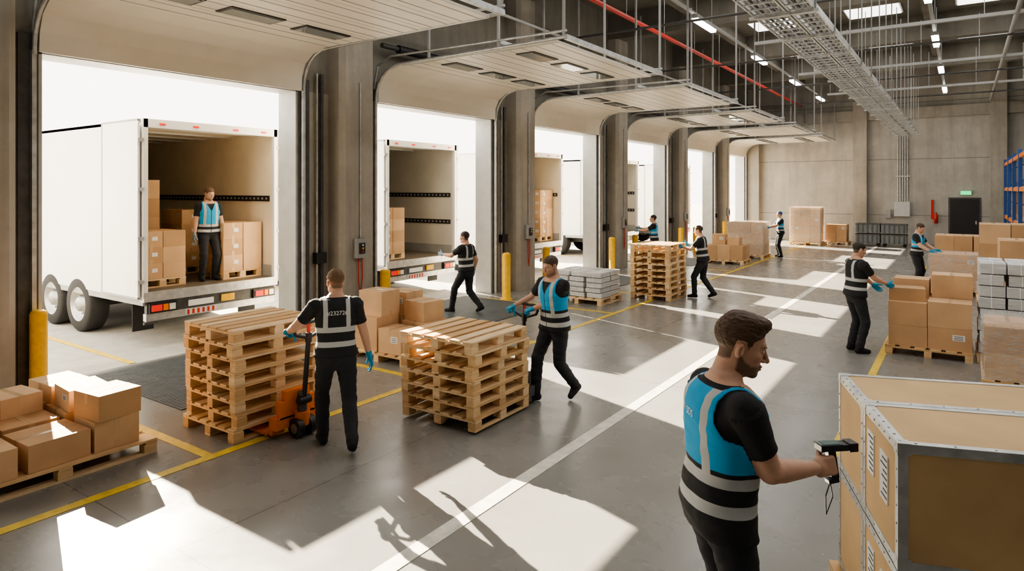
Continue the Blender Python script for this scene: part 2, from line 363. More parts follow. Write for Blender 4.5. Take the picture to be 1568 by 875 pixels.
def carton(mb,c,s,rot=0,tape=True,label=False,mat=None,axis=0):
    M0=mb.M.copy(); mb.M=M0@Matrix.Translation(c)@Matrix.Rotation(rot,4,'Z')
    m=mat or random.choice(CB); X,Y,Z=s
    mb.box((0,0,Z/2),(X,Y,Z),m)
    if tape:
        t=.0015
        if axis==0:
            mb.box((0,0,Z+t/2),(X+.002,.05,t),MT['tape'])
            for sg in(-1,1): mb.box((sg*(X/2+t/2),0,Z-.05),(t,.05,.1),MT['tape']); mb.box((sg*(X/2+t/2),0,.035),(t,.05,.07),MT['tape'])
            mb.box((0,.0,Z+.0018),(X,.003,.0006),MT['dsteel'])
        else:
            mb.box((0,0,Z+t/2),(.05,Y+.002,t),MT['tape'])
            for sg in(-1,1): mb.box((0,sg*(Y/2+t/2),Z-.05),(.05,t,.1),MT['tape'])
            mb.box((0,0,Z+.0018),(.003,Y,.0006),MT['dsteel'])
    if label:
        mb.box((X*.2,-Y/2-.001,Z*.6),(X*.28,.001,Z*.26),MT['label']); 
        for k in range(3): mb.box((X*.2,-Y/2-.002,Z*(.52+.07*k)),(X*.2,.0006,.008),MT['ink'])
        mb.box((X/2+.001,Y*.15,Z*.55),(.001,Y*.25,Z*.25),MT['label'])
    mb.M=M0
def boxes(cx,cy,lst,rot=0,z0=.146,pal=True,lx=1.2,ly=1.0,name='cardboard_box_stack',film=None,pn='wooden_pallet',lab=5,zk=1.):
    B=Matrix.Translation((cx,cy,0))@Matrix.Rotation(rot,4,'Z')
    if pal:
        mb=MB(); mb.M=B; pallet(mb,0,0,0,lx,ly); mb.obj(pn)
    mb=MB(); mb.M=B
    for i,b in enumerate(lst):
        x,y,z,sx,sy,sz=b[:6]; r=b[6] if len(b)>6 else random.uniform(-.02,.02)
        carton(mb,(x,y,z0+z*zk),(sx,sy,sz*zk),r,label=(i%lab==1),axis=i%2)
    if film:
        fx,fy,fz=film; mb.box((0,0,z0+fz/2),(fx,fy,fz),MT['film'])
    return mb.obj(name,bevel=.006)
def grid(nx,ny,nz,sx,sy,sz,gap=.006,drop=0):
    out=[]
    for k in range(nz):
        for i in range(nx):
            for j in range(ny):
                if k==nz-1 and random.random()<drop: continue
                out.append(((i-(nx-1)/2)*(sx+gap)+random.uniform(-.006,.006),(j-(ny-1)/2)*(sy+gap)+random.uniform(-.006,.006),k*(sz+.001),sx,sy,sz))
    return out
boxes(-7.42,2.52,[(-.5,.43,0,.5,.42,.33),(0.05,.43,0,.5,.42,.33),(.58,.46,0,.42,.4,.33),(.55,-.03,0,.5,.5,.28,.05),(.0,-.05,0,.5,.46,.3),(-.52,-.03,0,.48,.46,.3),
      (-.5,-.52,0,.5,.45,.33),(.03,-.55,0,.48,.45,.33),(.57,-.57,0,.5,.45,.3),(.6,.46,.332,.42,.4,.28,.1),(.1,.44,.332,.42,.36,.24,-.08),(-.42,.44,.332,.5,.38,.2,.05),(.1,-.55,.332,.46,.4,.26,.06),(-.45,-.5,.332,.5,.4,.27),(-.3,-.03,.302,.42,.36,.22,.1)],lx=1.72,ly=1.6,lab=9,zk=.86)
pallet_stack(-6.56,4.4,8,lx=.95,ly=1.08)
pallet_stack(-4.76,5.95,7,z0=.03,lx=1.05,ly=1.05,sz=.94)
pallet_stack(-6.06,15.0,9,lx=.98,ly=1.1)
boxes(-7.28,7.5,[(-.28,-.3,0,.5,.48,.5,.03),(.25,-.34,0,.46,.40,.36),(-.28,.28,0,.5,.5,.46),(.28,.2,0,.5,.5,.40),(-.26,-.25,.502,.46,.42,.38,.08),(.25,.22,.402,.46,.42,.30,-.1),(-.25,.3,.462,.44,.4,.34),(.52,.3,0,.3,.42,.36)],lx=1.2,ly=1.15)
boxes(-6.85,23.3,grid(3,2,1,.42,.45,.5)+[(-.3,.1,.502,.45,.42,.36,.1),(.25,0,.502,.4,.4,.28)],lx=1.35,ly=1.0)
boxes(-6.75,25.7,grid(3,2,3,.42,.5,.4),lx=1.35,ly=1.1,film=(1.36,1.1,1.24))
boxes(-6.05,33.2,grid(3,2,4,.42,.5,.4),lx=1.35,ly=1.1,film=(1.36,1.1,1.64))
boxes(-4.9,34.2,grid(2,2,2,.42,.42,.4),lx=1.0,ly=1.0)
boxes(-.45,12.45,[(-.27,-.27,0,.52,.52,.32),(.28,-.27,0,.56,.52,.34),(-.27,.28,0,.52,.52,.32),(.28,.28,0,.56,.52,.34),
  (-.27,-.27,.322,.52,.52,.36),(.28,-.27,.342,.56,.52,.38),(-.27,.28,.322,.52,.52,.36),(.28,.28,.342,.56,.52,.38),(-.3,-.2,.684,.5,.36,.2,.1),(.3,.25,.724,.54,.5,.36),(-.25,.3,.684,.5,.45,.3)],lx=1.15,ly=1.12)
boxes(.75,10.95,grid(2,2,2,.52,.5,.34),lx=1.1,ly=1.05,film=(1.1,1.05,.72))
boxes(-.2,19.9,grid(2,2,2,.5,.5,.42),lx=1.1,ly=1.05,film=(1.06,1.04,.86))
boxes(.0,21.6,grid(3,2,3,.42,.5,.40),lx=1.35,ly=1.05)
boxes(.85,18.2,grid(2,2,4,.55,.5,.42),lx=1.2,ly=1.05)
boxes(1.1,15.2,grid(2,2,4,.55,.5,.38),lx=1.2,ly=1.05)
def bundles(cx,cy,nx,ny,nz,sx,sy,sz,z0=.146,film=False):
    mb=MB(); mb.M=Matrix.Translation((cx,cy,0)); pallet(mb,0,0,0,nx*sx+.06,ny*sy+.06); mb.obj('wooden_pallet')
    mb=MB(); mb.M=Matrix.Translation((cx,cy,0))
    for k in range(nz):
        for i in range(nx):
            for j in range(ny):
                c=((i-(nx-1)/2)*(sx+.01)+random.uniform(-.02,.02),(j-(ny-1)/2)*(sy+.01)+random.uniform(-.02,.02),z0+k*sz+sz/2)
                mb.box(c,(sx-.02,sy-.02,sz-.012),MT['paper'],Rz(random.uniform(-.05,.05)))
                mb.box(c,(.02,sy-.01,sz-.006),MT['label'])
    mb.obj('newspaper_bundle_stack',bevel=.012)
bundles(-7.25,13.6,3,2,5,.4,.5,.115); bundles(.70,12.5,3,3,8,.34,.34,.17)
mb=MB()
for k in range(4): mb.box((-7.9,14.9,.03+k*.045),(1.1-.1*k,.8,.04),WD[k%3])
mb.obj('timber_board_stack')
def load(lst,nm='cardboard_box_stack'):
    mb=MB()
    for i,b in enumerate(lst): carton(mb,b[:3],b[3:6],random.uniform(-.03,.03),axis=i%2,label=(i%4==2))
    mb.obj(nm,bevel=.006)
def tl(y0,x,n,h,yo=.45,z=.922,pal=True):
    zz=z
    if pal:
        mb=MB(); pallet(mb,x,y0+yo,z,.8,.8); mb.obj('wooden_pallet'); zz=z+.146
    L=[]
    for k in range(n):
        for i in(-1,1):
            for j in(-1,1): L.append((x+i*.2,y0+yo+j*.2,zz+k*(h+.001),.39,.39,h))
    load(L)
tl(5.3,-11.7,3,.27,.52); tl(5.3,-12.65,5,.34,.55); tl(5.3,-11.65,3,.3,2.0); tl(5.3,-13.1,4,.28,2.0)
tl(10.72,-11.6,4,.27,.49); tl(10.72,-14,4,.3,.55); tl(16.2,-11.6,5,.3,2.0); tl(16.2,-13.2,5,.3,2.0); tl(22.35,-12.8,4,.3,.6); tl(28.5,-11.9,5,.3,1.9)
# ------------------------------------------------------------------ foreground crates
e1=Vector((-.34,.94,0)).normalized(); e2=Vector((.94,.34,0)).normalized()
CM=Matrix.Identity(4)
CM.col[0]=(e2.x,e2.y,0,0); CM.col[1]=(e1.x,e1.y,0,0); CM.col[3]=(-.254,3.569,0,1)
def crate(z0,z1,ya,yb,W=1.15,labs=True):
    mb=MB(); mb.M=CM; S=MT['steel']; t=.004; w=.045
    mb.bb(.004,W-.004,ya+.004,yb-.004,z0+.004,z1-.004,MT['crate'])
    # solid angle-section edge rails (square tubes, mitred under corner caps)
    for x0,x1 in((0,w),(W-w,W)):
        for y0,y1 in((ya,ya+w),(yb-w,yb)): mb.bb(x0+.0007,x1-.0007,y0+.0007,y1-.0007,z0+w,z1-w,S)
        for za,zb in((z0,z0+w),(z1-w,z1)): mb.bb(x0+.0004,x1-.0004,ya+w,yb-w,za+.0004,zb-.0004,S)
    for y0,y1 in((ya,ya+w),(yb-w,yb)):
        for za,zb in((z0,z0+w),(z1-w,z1)): mb.bb(w,W-w,y0+.0004,y1-.0004,za+.0004,zb-.0004,S)
    for x0,x1 in((-.0,w+.012),(W-w-.012,W)):
        for y0,y1 in((ya,ya+w+.012),(yb-w-.012,yb)):
            for za,zb in((z0,z0+w+.012),(z1-w-.012,z1)): mb.bb(x0-.0015 if x0<.5 else x0,x1+.0015 if x1>.5 else x1,y0-.0012,y1+.0012,za,zb+.0015,S)
    n=7
    for k in range(n):
        f=(k+.5)/n; y=ya+(yb-ya)*f; z=z0+(z1-z0)*f; x=W*f
        for zz in(z0+.022,z1-.022): mb.cyl((-.003,y,zz),(.001,y,zz),.006,S,n=8)
        mb.cyl((x,ya-.003,z1-.022),(x,ya+.001,z1-.022),.006,S,n=8); mb.cyl((x,ya+.022,z1-.001),(x,ya+.022,z1+.003),.006,S,n=8)
        mb.cyl((-.003,ya+.022,z),(.001,ya+.022,z),.006,S,n=8); mb.cyl((-.003,yb-.022,z),(.001,yb-.022,z),.006,S,n=8)
        mb.cyl((.022,ya-.003,z),(.022,ya+.001,z),.006,S,n=8); mb.cyl((.022,y,z1-.001),(.022,y,z1+.003),.006,S,n=8)
    def lab(y,z,w,h):
        mb.bb(-.003,.0045,y-w/2,y+w/2,z-h/2,z+h/2,MT['label'])
        for q in range(7):
            ww=random.uniform(.4,.85)*w; zz=z+h*.4-q*h*.13; mb.bb(-.0042,-.0028,y-w*.44,y-w*.44+ww,zz-.004,zz+.004,MT['ink'])
    if ya<.1: lab((ya+yb)/2-.09,(z0+z1)/2+.05,.13,.24); lab((ya+yb)/2+.15,(z0+z1)/2+.08,.12,.22)
    return mb.obj('shipping_crate')
crate(.8,1.4,0,.62); crate(.8,1.4,.625,1.22); crate(.17,.79,0,.62); crate(.17,.79,.625,1.22)
mb=MB(); mb.M=CM; pallet(mb,.575,.61,0.01,1.25,1.3); mb.obj('wooden_pallet')
# ------------------------------------------------------------------ pallet jack
def jack(x,y,ang,hz=1.12,tilt=.12,L=1.15,col='orange'):
    mb=MB(); mb.M=Matrix.Translation((x,y,0))@Matrix.Rotation(ang,4,'Z')
    O=MT[col]; K=MT['black']
    for yy in(-.2,.2):
        mb.bb(.12,L,yy-.075,yy+.075,.03,.055,O); mb.bb(L,L+.06,yy-.05,yy+.05,.03,.05,O)
        mb.cyl((L-.12,yy-.05,.03),(L-.12,yy+.05,.03),.028,K); 
        mb.add([(.12,yy-.075,.055),(.12,yy+.075,.055),(0,yy*.7+.07,.34),(0,yy*.7-.07,.34),(.05,yy-.075,.04),(.05,yy+.075,.04)],[(0,1,2,3),(4,5,2,3),(0,3,4),(1,2,5)],O)
    mb.bb(-.02,.1,-.27,.27,.1,.22,O); mb.bb(-.02,.06,-.22,.22,.2,.38,O); mb.box((.02,0,.42),(.07,.3,.12),O)
    mb.cyl((-.09,0,.16),(-.09,0,.46),.05,MT['dsteel']); mb.cyl((-.09,0,.12),(-.09,0,.26),.08,O)
    for sg in(-1,1): mb.cyl((-.1,sg*.04,.1),(-.1,sg*.11,.1),.1,K,n=24); mb.cyl((-.1,sg*.11,.1),(-.1,sg*.115,.1),.05,MT['hub'],n=16)
    mb.cyl((-.12,-.07,.38),(-.12,.07,.38),.045,K)
    a=Vector((-.12,0,.38)); b=Vector((-.12-math.tan(tilt)*(hz-.45),0,hz-.14)); mb.cyl(a,b,.026,K)
    d=(b-a).normalized(); t=b
    hp=[t+d*.0,t+Vector((0,-.06,0))+d*.02,t+Vector((0,-.17,0))+d*.06,t+Vector((0,-.19,0))+d*.12,t+Vector((0,-.14,0))+d*.17,t+Vector((0,.14,0))+d*.17,t+Vector((0,.19,0))+d*.12,t+Vector((0,.17,0))+d*.06,t+Vector((0,.06,0))+d*.02,t]
    mb.tube(hp,.017,K,10); mb.cyl(t-d*.04,t+d*.06,.035,K); mb.bb(t.x-.015,t.x+.015,-.012,.012,t.z,t.z+.16,MT['red'])
    return mb.obj('pallet_jack')
jack(-5.84,4.42,math.pi,1.18,.1)
jack(-4.55,6.66,-math.pi/2,1.12,.12,col='dsteel')
# ------------------------------------------------------------------ SDF human
def smin(a,b,k):
    h=np.clip(.5+.5*(b-a)/k,0,1); return b*(1-h)+a*h-k*h*(1-h)
def V3(*a): return np.array(a,dtype=float)
def limb(A,B,prof):
    A=np.array(A,float);B=np.array(B,float);ab=B-A;L2=ab@ab; ts=[p[0] for p in prof]; rs=[p[1] for p in prof]; m=max(rs)
    def f(X,Y,Z):
        x,y,z=X-A[0],Y-A[1],Z-A[2]; t=np.clip((x*ab[0]+y*ab[1]+z*ab[2])/L2,0,1)
        return np.sqrt((x-t*ab[0])**2+(y-t*ab[1])**2+(z-t*ab[2])**2)-np.interp(t,ts,rs)
    return f,np.minimum(A,B)-m,np.maximum(A,B)+m
def ell(c,r,R=None):
    c=np.array(c,float); R=np.eye(3) if R is None else R; m=max(r)
    def f(X,Y,Z):
        x,y,z=X-c[0],Y-c[1],Z-c[2]
        q=[(R[0,i]*x+R[1,i]*y+R[2,i]*z) for i in range(3)]
        k0=np.sqrt((q[0]/r[0])**2+(q[1]/r[1])**2+(q[2]/r[2])**2); k1=np.sqrt((q[0]/r[0]**2)**2+(q[1]/r[1]**2)**2+(q[2]/r[2]**2)**2)+1e-9
        return k0*(k0-1)/k1
    return f,c-m,c+m
def rbox(c,h,rd,R=None):
    c=np.array(c,float); R=np.eye(3) if R is None else R; m=np.linalg.norm(h)
    def f(X,Y,Z):
        x,y,z=X-c[0],Y-c[1],Z-c[2]
        q=[np.abs(R[0,i]*x+R[1,i]*y+R[2,i]*z)-(h[i]-rd) for i in range(3)]
        return np.sqrt(sum(np.maximum(a,0)**2 for a in q))+np.minimum(np.maximum(np.maximum(q[0],q[1]),q[2]),0)-rd
    return f,c-m,c+m
def loft(P0,R,zs,aa,bb,yo,n=2.4):
    def f(X,Y,Z):
        x,y,z=X-P0[0],Y-P0[1],Z-P0[2]
        u=R[0,0]*x+R[1,0]*y+R[2,0]*z; v=R[0,1]*x+R[1,1]*y+R[2,1]*z; w=R[0,2]*x+R[1,2]*y+R[2,2]*z
        a=np.interp(w,zs,aa); b=np.interp(w,zs,bb); o=np.interp(w,zs,yo)
        e=((np.abs(u)/a)**n+(np.abs(v-o)/b)**n)**(1/n)
        d=(e-1)*np.minimum(a,b)
        return np.maximum(d,np.maximum(w-zs[-1],zs[0]-w))
    c=np.array([P0+R@V3(sx*.26,sy*.22,z) for sx in(-1,1) for sy in(-1,1) for z in(zs[0],zs[-1])])
    return f,c.min(0),c.max(0)
def nets(D,o,h):
    ins=D<0
    c=np.zeros(tuple(s-1 for s in D.shape),np.int8)
    for a in(0,1):
        for b in(0,1):
            for d in(0,1): c+=ins[a:D.shape[0]-1+a,b:D.shape[1]-1+b,d:D.shape[2]-1+d]
    act=(c>0)&(c<8); I=np.argwhere(act); idx=-np.ones(act.shape,np.int64); idx[act]=np.arange(len(I))
    acc=np.zeros((len(I),3)); cnt=np.zeros(len(I))
    cs=[(a,b,d) for a in(0,1) for b in(0,1) for d in(0,1)]
    vals={q:D[I[:,0]+q[0],I[:,1]+q[1],I[:,2]+q[2]] for q in cs}
    for p in cs:
        for ax in range(3):
            if p[ax]: continue
            q=list(p); q[ax]=1; q=tuple(q); a=vals[p]; b=vals[q]; m=(a<0)!=(b<0)
            t=np.where(m,a/np.where(m,a-b,1),0)
            P=np.array(p,float)[None,:].repeat(len(I),0); P[:,ax]+=t
            acc+=P*m[:,None]; cnt+=m
    V=(I+acc/cnt[:,None])*h+o
    F=[]
    for ax in range(3):
        sl0=[slice(None)]*3; sl1=[slice(None)]*3; sl0[ax]=slice(0,-1); sl1[ax]=slice(1,None)
        A=ins[tuple(sl0)];B=ins[tuple(sl1)]; E=np.argwhere(A!=B); 
        o1,o2=(ax+1)%3,(ax+2)%3
        ok=(E[:,o1]>0)&(E[:,o2]>0)&(E[:,o1]<D.shape[o1]-1)&(E[:,o2]<D.shape[o2]-1); E=E[ok]
        s=A[E[:,0],E[:,1],E[:,2]]
        q=[]
        for da,db in((-1,-1),(0,-1),(0,0),(-1,0)):
            G=E.copy(); G[:,o1]+=da; G[:,o2]+=db; q.append(idx[G[:,0],G[:,1],G[:,2]])
        Q=np.stack(q,1); Q[~s]=Q[~s][:,::-1]; F.append(Q)
    return V,np.concatenate(F)
def mesh_sdf(prims,h,pad=.02):
    lo=np.min([p[1] for p in prims if p[4]>=0],0)-pad; hi=np.max([p[2] for p in prims if p[4]>=0],0)+pad
    n=np.ceil((hi-lo)/h).astype(int)+2
    ax=[lo[i]+h*np.arange(n[i]) for i in range(3)]
    D=np.full(tuple(n),.5,np.float32)
    for f,l,u,k,op in prims:
        m=k+.03
        i0=np.maximum(((l-m-lo)/h).astype(int),0); i1=np.minimum(((u+m-lo)/h).astype(int)+2,n)
        if (i1<=i0).any(): continue
        sl=tuple(slice(a,b) for a,b in zip(i0,i1))
        d=f(ax[0][sl[0]][:,None,None],ax[1][sl[1]][None,:,None],ax[2][sl[2]][None,None,:])
        if op==1: D[sl]=smin(D[sl],d,k)
        elif op==-1: D[sl]=-smin(-D[sl],d,k)
        elif op==-2: D[sl]=-smin(-D[sl],-d,k)
    return nets(D,lo,h)
def add(p,k=.015,op=1): return (*p,k,op)
def vnormals(V,F):
    N=np.zeros_like(V); fn=np.cross(V[F[:,2]]-V[F[:,0]],V[F[:,3]]-V[F[:,1]])
    for i in range(4): np.add.at(N,F[:,i],fn)
    return N/(np.linalg.norm(N,axis=1)[:,None]+1e-12)
def lap(V,F,it=1,lam=.5):
    for _ in range(it):
        A=np.zeros_like(V);c=np.zeros(len(V))
        for i in range(4):
            j=(i+1)%4; np.add.at(A,F[:,i],V[F[:,j]]); np.add.at(c,F[:,i],1); np.add.at(A,F[:,j],V[F[:,i]]); np.add.at(c,F[:,j],1)
        V=V+(A/c[:,None]-V)*lam
    return V
def nz(V,s,seed=0): return np.array([noise.noise(Vector((p[0]*s[0]+seed,p[1]*s[1]+seed*.7,p[2]*s[2]))) for p in V])
def rot(ax,a):
    c,s=math.cos(a),math.sin(a)
    return {'x':np.array([[1,0,0],[0,c,-s],[0,s,c]]),'y':np.array([[c,0,s],[0,1,0],[-s,0,c]]),'z':np.array([[c,-s,0],[s,c,0],[0,0,1]])}[ax]
def ik(S,T,l1,l2,pole):
    d=T-S; L=np.linalg.norm(d); mx=(l1+l2)*.999
    if L>mx: d=d/L*mx; L=mx; T=S+d
    u=d/L; a=(l1*l1-l2*l2+L*L)/(2*L); hh=math.sqrt(max(l1*l1-a*a,0)); p=pole-u*(pole@u); p/=np.linalg.norm(p)+1e-9
    return S+u*a+p*hh,T
SKIN=(.62,.365,.255)
def head_mesh(h,hair,beard,quiff,bald=False):
    P=[add(ell((0,-.015,.035),(.076,.096,.085)),.02),add(ell((0,.022,-.03),(.060,.066,.085)),.03),add(ell((0,.03,-.078),(.052,.055,.038)),.025),
       add(ell((0,.070,-.103),(.022,.018,.016)),.02),add(limb((-.03,.079,.022),(.03,.079,.022),[(0,.011),(1,.011)]),.016),
       add(limb((0,.084,.012),(0,.109,-.034),[(0,.007),(.6,.009),(1,.0115)]),.011)]
    for s in(-1,1):
        P+=[add(ell((s*.012,.094,-.038),(.0085,.010,.0075)),.006),add(ell((s*.040,.058,-.022),(.022,.02,.018)),.02),
            add(ell((s*.048,.012,-.078),(.014,.024,.022)),.02)]
    P+=[add(limb((0,-.022,-.06),(0,-.035,-.20),[(0,.056),(1,.060)]),.03)]
    for s in(-1,1): P.append(add(ell((s*.031,.096,.002),(.018,.014,.012)),.012,-1))
    for s in(-1,1): P+=[add(ell((s*.031,.0745,.0),(.0145,.0125,.0115)),.004)]
    P+=[add(ell((0,.0895,-.064),(.024,.0095,.0055)),.006),add(ell((0,.088,-.0745),(.020,.010,.0065)),.006),add(rbox((0,.1,-.069),(.022,.012,.0012),.001),.003,-1)]
    for s in(-1,1):
        R=rot('z',s*-.45)@rot('x',-.15)
        P+=[add(ell((s*.081,-.010,-.012),(.008,.018,.031),R),.006),add(ell((s*.090,-.003,-.008),(.006,.010,.020),R),.004,-1)]
    V,F=mesh_sdf(P,h); V=lap(V,F,1,.3)
    x,y,z=V.T; C=np.tile(np.array(SKIN),(len(V),1))
    def mixm(m,c):
        nonlocal C
        C=C*(1-m[:,None])+np.array(c)*m[:,None]
    mixm(np.clip(.35*np.exp(-((np.abs(x)-.04)**2+(z+.03)**2)/.0006)*(y>.03),0,1),(.62,.27,.19))
    mixm(np.clip((.012-np.abs(z+.069))/.004,0,1)*np.clip((.024-np.abs(x))/.004,0,1)*(y>.08)*.6,(.45,.19,.15))
    sc=np.clip((z-np.interp(y,[-.12,-.06,-.035,-.03,.012,.02,.035,.06],[-.08,-.07,-.06,.03,.03,-.01,.03,.08]))/.01,0,1)*(y<.06)
    mixm(sc*.85,hair)
    if beard>0:
        jl=np.interp(y,[-.02,.02,.05,.1],[.0,-.045,-.058,-.05]); m=np.clip((jl-z)/.012,0,1)*np.clip((y+.012)/.01,0,1)*np.clip((z+.135)/.015,0,1)
        lips=(np.abs(z+.069)<.0105)&(np.abs(x)<.022)&(y>.08); m=np.where(lips,0,m); mixm(m*beard,tuple(c*.9 for c in hair))
    out=[(V,F,C,'skin')]
    def sph(c,r,n=12,col=(.8,.78,.75)):
        vs=[];fs=[]
        for i in range(n+1):
            for j in range(n): a=math.pi*i/n;b=2*math.pi*j/n; vs.append((c[0]+r*math.sin(a)*math.cos(b),c[1]+r*math.cos(a),c[2]+r*math.sin(a)*math.sin(b)))
        for i in range(n):
            for j in range(n): fs.append((i*n+j,i*n+(j+1)%n,(i+1)*n+(j+1)%n,(i+1)*n+j))
        Vv=np.array(vs); Cc=np.tile(np.array(col),(len(Vv),1)); d=Vv[:,1]-c[1]; Cc[d>r*.86]=(.09,.06,.04); return Vv,np.array(fs),Cc,'eye'
    for s in(-1,1): out.append(sph((s*.031,.0785,.0),.0105))
    B=[]
    for s in(-1,1): B.append(add(limb((s*.018,.092,.020),(s*.046,.078,.023),[(0,.0035),(.5,.0045),(1,.002)]),.002))
    V,F=mesh_sdf(B,.0022); out.append((V,F,np.tile(np.array(hair)*.8,(len(V),1)),'hair'))
    H=[add(ell((0,-.017,.041),(.0795,.100,.086)),.01)]
    if quiff: H+=[add(ell((0,.042,.098),(.050,.045,.026),rot('x',.3)),.025),add(ell((0,-.01,.104),(.056,.066,.026)),.03),add(ell((.0,.072,.103),(.030,.018,.018)),.02)]
    def cut(X,Y,Z):
        hl=np.interp(Y,[-.12,-.06,-.036,-.030,.010,.014,.030,.036,.055,.075,.11],[-.07,-.062,-.045,.028,.028,-.008,-.004,.03,.048,.062,.070])
        return (hl-Z)*.7+X*0
    H.append((cut,V3(-.2,-.2,-.2),V3(.2,.2,.25),.006,-2))
    V,F=mesh_sdf(H,h); N=vnormals(V,F)
    V=V+N*(nz(V,(90,28,90),3)*.0028+nz(V,(190,60,190),5)*.0016)[:,None]
    if len(V): out.append((V,F,np.tile(np.array(hair),(len(V),1))*(1+.5*nz(V,(160,40,160),9))[:,None],'hair'))
    return out
def hand_mesh(h,side,curl,thumb,col,fat=1.,spread=.0):
    s=side; P=[add(rbox((0,.048,0),(.041,.05,.0145),.013),.01),add(limb((0,-.055,0),(0,.012,0),[(0,.027*fat),(1,.025*fat)]),.02),add(ell((s*.026,.035,-.008),(.018,.032,.015)),.012)]
    for i,(bx,by,Lf,r) in enumerate(((.031,.090,.074,.0092),(.0105,.096,.082,.0094),(-.0105,.092,.076,.009),(-.030,.084,.060,.0082))):
        p=V3(s*bx,by-.008,.001); a=0; sp=(bx/.03)*(.05+spread); c=curl[i] if isinstance(curl[0],(tuple,list)) else curl
        for j,(fr,ca) in enumerate(zip((.46,.30,.24),c)):
            a+=ca; d=V3(s*math.sin(sp)*math.cos(a),math.cos(sp)*math.cos(a),-math.sin(a)); q=p+d*Lf*fr*1.05
            rr=r*fat*(1-.1*j); P.append(add(limb(p,q,[(0,rr*1.06),(.5,rr*.95),(1,rr*.95)]),.0035)); p=q
    t1,t2=thumb; p=V3(s*.028,.022,-.006)
    for j,(L,r) in enumerate(((.042,.013),(.032,.0108),(.026,.0095))):
        az=.75-.35*j*t2; el=t1+.35*j*t2
        d=V3(s*math.sin(az)*math.cos(el),math.cos(az)*math.cos(el),-math.sin(el)); q=p+d*L; P.append(add(limb(p,q,[(0,r*fat),(1,r*fat*.93)]),.005)); p=q
    V,F=mesh_sdf(P,h,.01); C=np.tile(np.array(col),(len(V),1))
    return V,F,C,('glove' if col!=SKIN else 'skin')
def clothmat(name,style,b1,b2,zb):
    m,nt,b=newmat(name)
    def att(n):
        a=nt.nodes.new('ShaderNodeAttribute'); a.attribute_name=n; s=nt.nodes.new('ShaderNodeSeparateXYZ'); lk(nt,a.outputs['Vector'],s.inputs[0]); return s.outputs
    t=att('tl'); k=att('msk'); k2=att('msk2')
    st=lambda v,x: MA(nt,'GREATER_THAN',v,x)
    def band(v,lo,hi): return MA(nt,'MULTIPLY',st(v,lo),MA(nt,'LESS_THAN',v,hi))
    ax=MA(nt,'ABSOLUTE',t[0])
    blk=(.016,.017,.020); blue=(.015,.35,.66)
    vest=blk
    if style=='blue': vest=MIX(nt,st(t[2],zb),blk,blue)
    bands=MA(nt,'MAXIMUM',band(t[2],b1-.025,b1+.025),band(t[2],b2-.025,b2+.025))
    br=MA(nt,'MULTIPLY',band(ax,.082,.122),st(t[2],b1))
    bands=MA(nt,'MAXIMUM',bands,br)
    vestc=MIX(nt,bands,vest,(.53,.54,.54))
    zipm=MA(nt,'MULTIPLY',MA(nt,'LESS_THAN',ax,.005),st(t[1],.03)); vestc=MIX(nt,zipm,vestc,(.01,.01,.01))
    edge=MA(nt,'MULTIPLY',st(k[0],0),MA(nt,'LESS_THAN',k[0],.008)); vestc=MIX(nt,edge,vestc,(.008,.012,.018))
    base=MIX(nt,st(k2[0],0),(.014,.014,.016),(.019,.021,.027))
    base=MIX(nt,MA(nt,'MULTIPLY',NOISE(nt,9,4,.6,OBJC(nt)),.5),base,(.03,.03,.034))
    c=MIX(nt,st(k[0],0),base,vestc)
    c=MIX(nt,st(k[1],0),c,SKIN)
    c=MIX(nt,st(k[2],0),c,(.012,.012,.013))
    lk(nt,c,b.inputs['Base Color'])
    r=MIX(nt,st(k[1],0),(.85,.85,.85),(.5,.5,.5)); lk(nt,r,b.inputs['Roughness'])
    lk(nt,MA(nt,'MULTIPLY',MA(nt,'MULTIPLY',bands,st(k[0],0)),.25),b.inputs['Metallic'])
    BUMP(nt,b,NOISE(nt,7,3,.55,OBJC(nt,(1,1,2.2)),.8),.3,.025)
    return m
def attrmat(name,rough,sss=0):
    m,nt,b=newmat(name); a=nt.nodes.new('ShaderNodeAttribute'); a.attribute_name='Col'
    n=NOISE(nt,60,3,.5,OBJC(nt)); lk(nt,MIX(nt,MA(nt,'MULTIPLY',n,.16),a.outputs['Color'],(.03,.015,.01)),b.inputs['Base Color'])
    b.inputs['Roughness'].default_value=rough
    if sss: b.inputs['Subsurface Weight'].default_value=sss; b.inputs['Subsurface Scale'].default_value=.01
    if rough>.5: BUMP(nt,b,NOISE(nt,30,3,.5,OBJC(nt,(1,1,1))),.2,.004)
    return m
AM={'skin':attrmat('skin',.5,.08),'hair':attrmat('hair',.6),'eye':attrmat('eye',.15),'glove':attrmat('work_glove',.65)}
HB=(.06,.035,.02); HK=(.03,.02,.015); GL=(.02,.30,.52); GLG=(.20,.30,.38)
RELAX=(.25,.35,.25); GRIP=(1.15,1.35,.8)
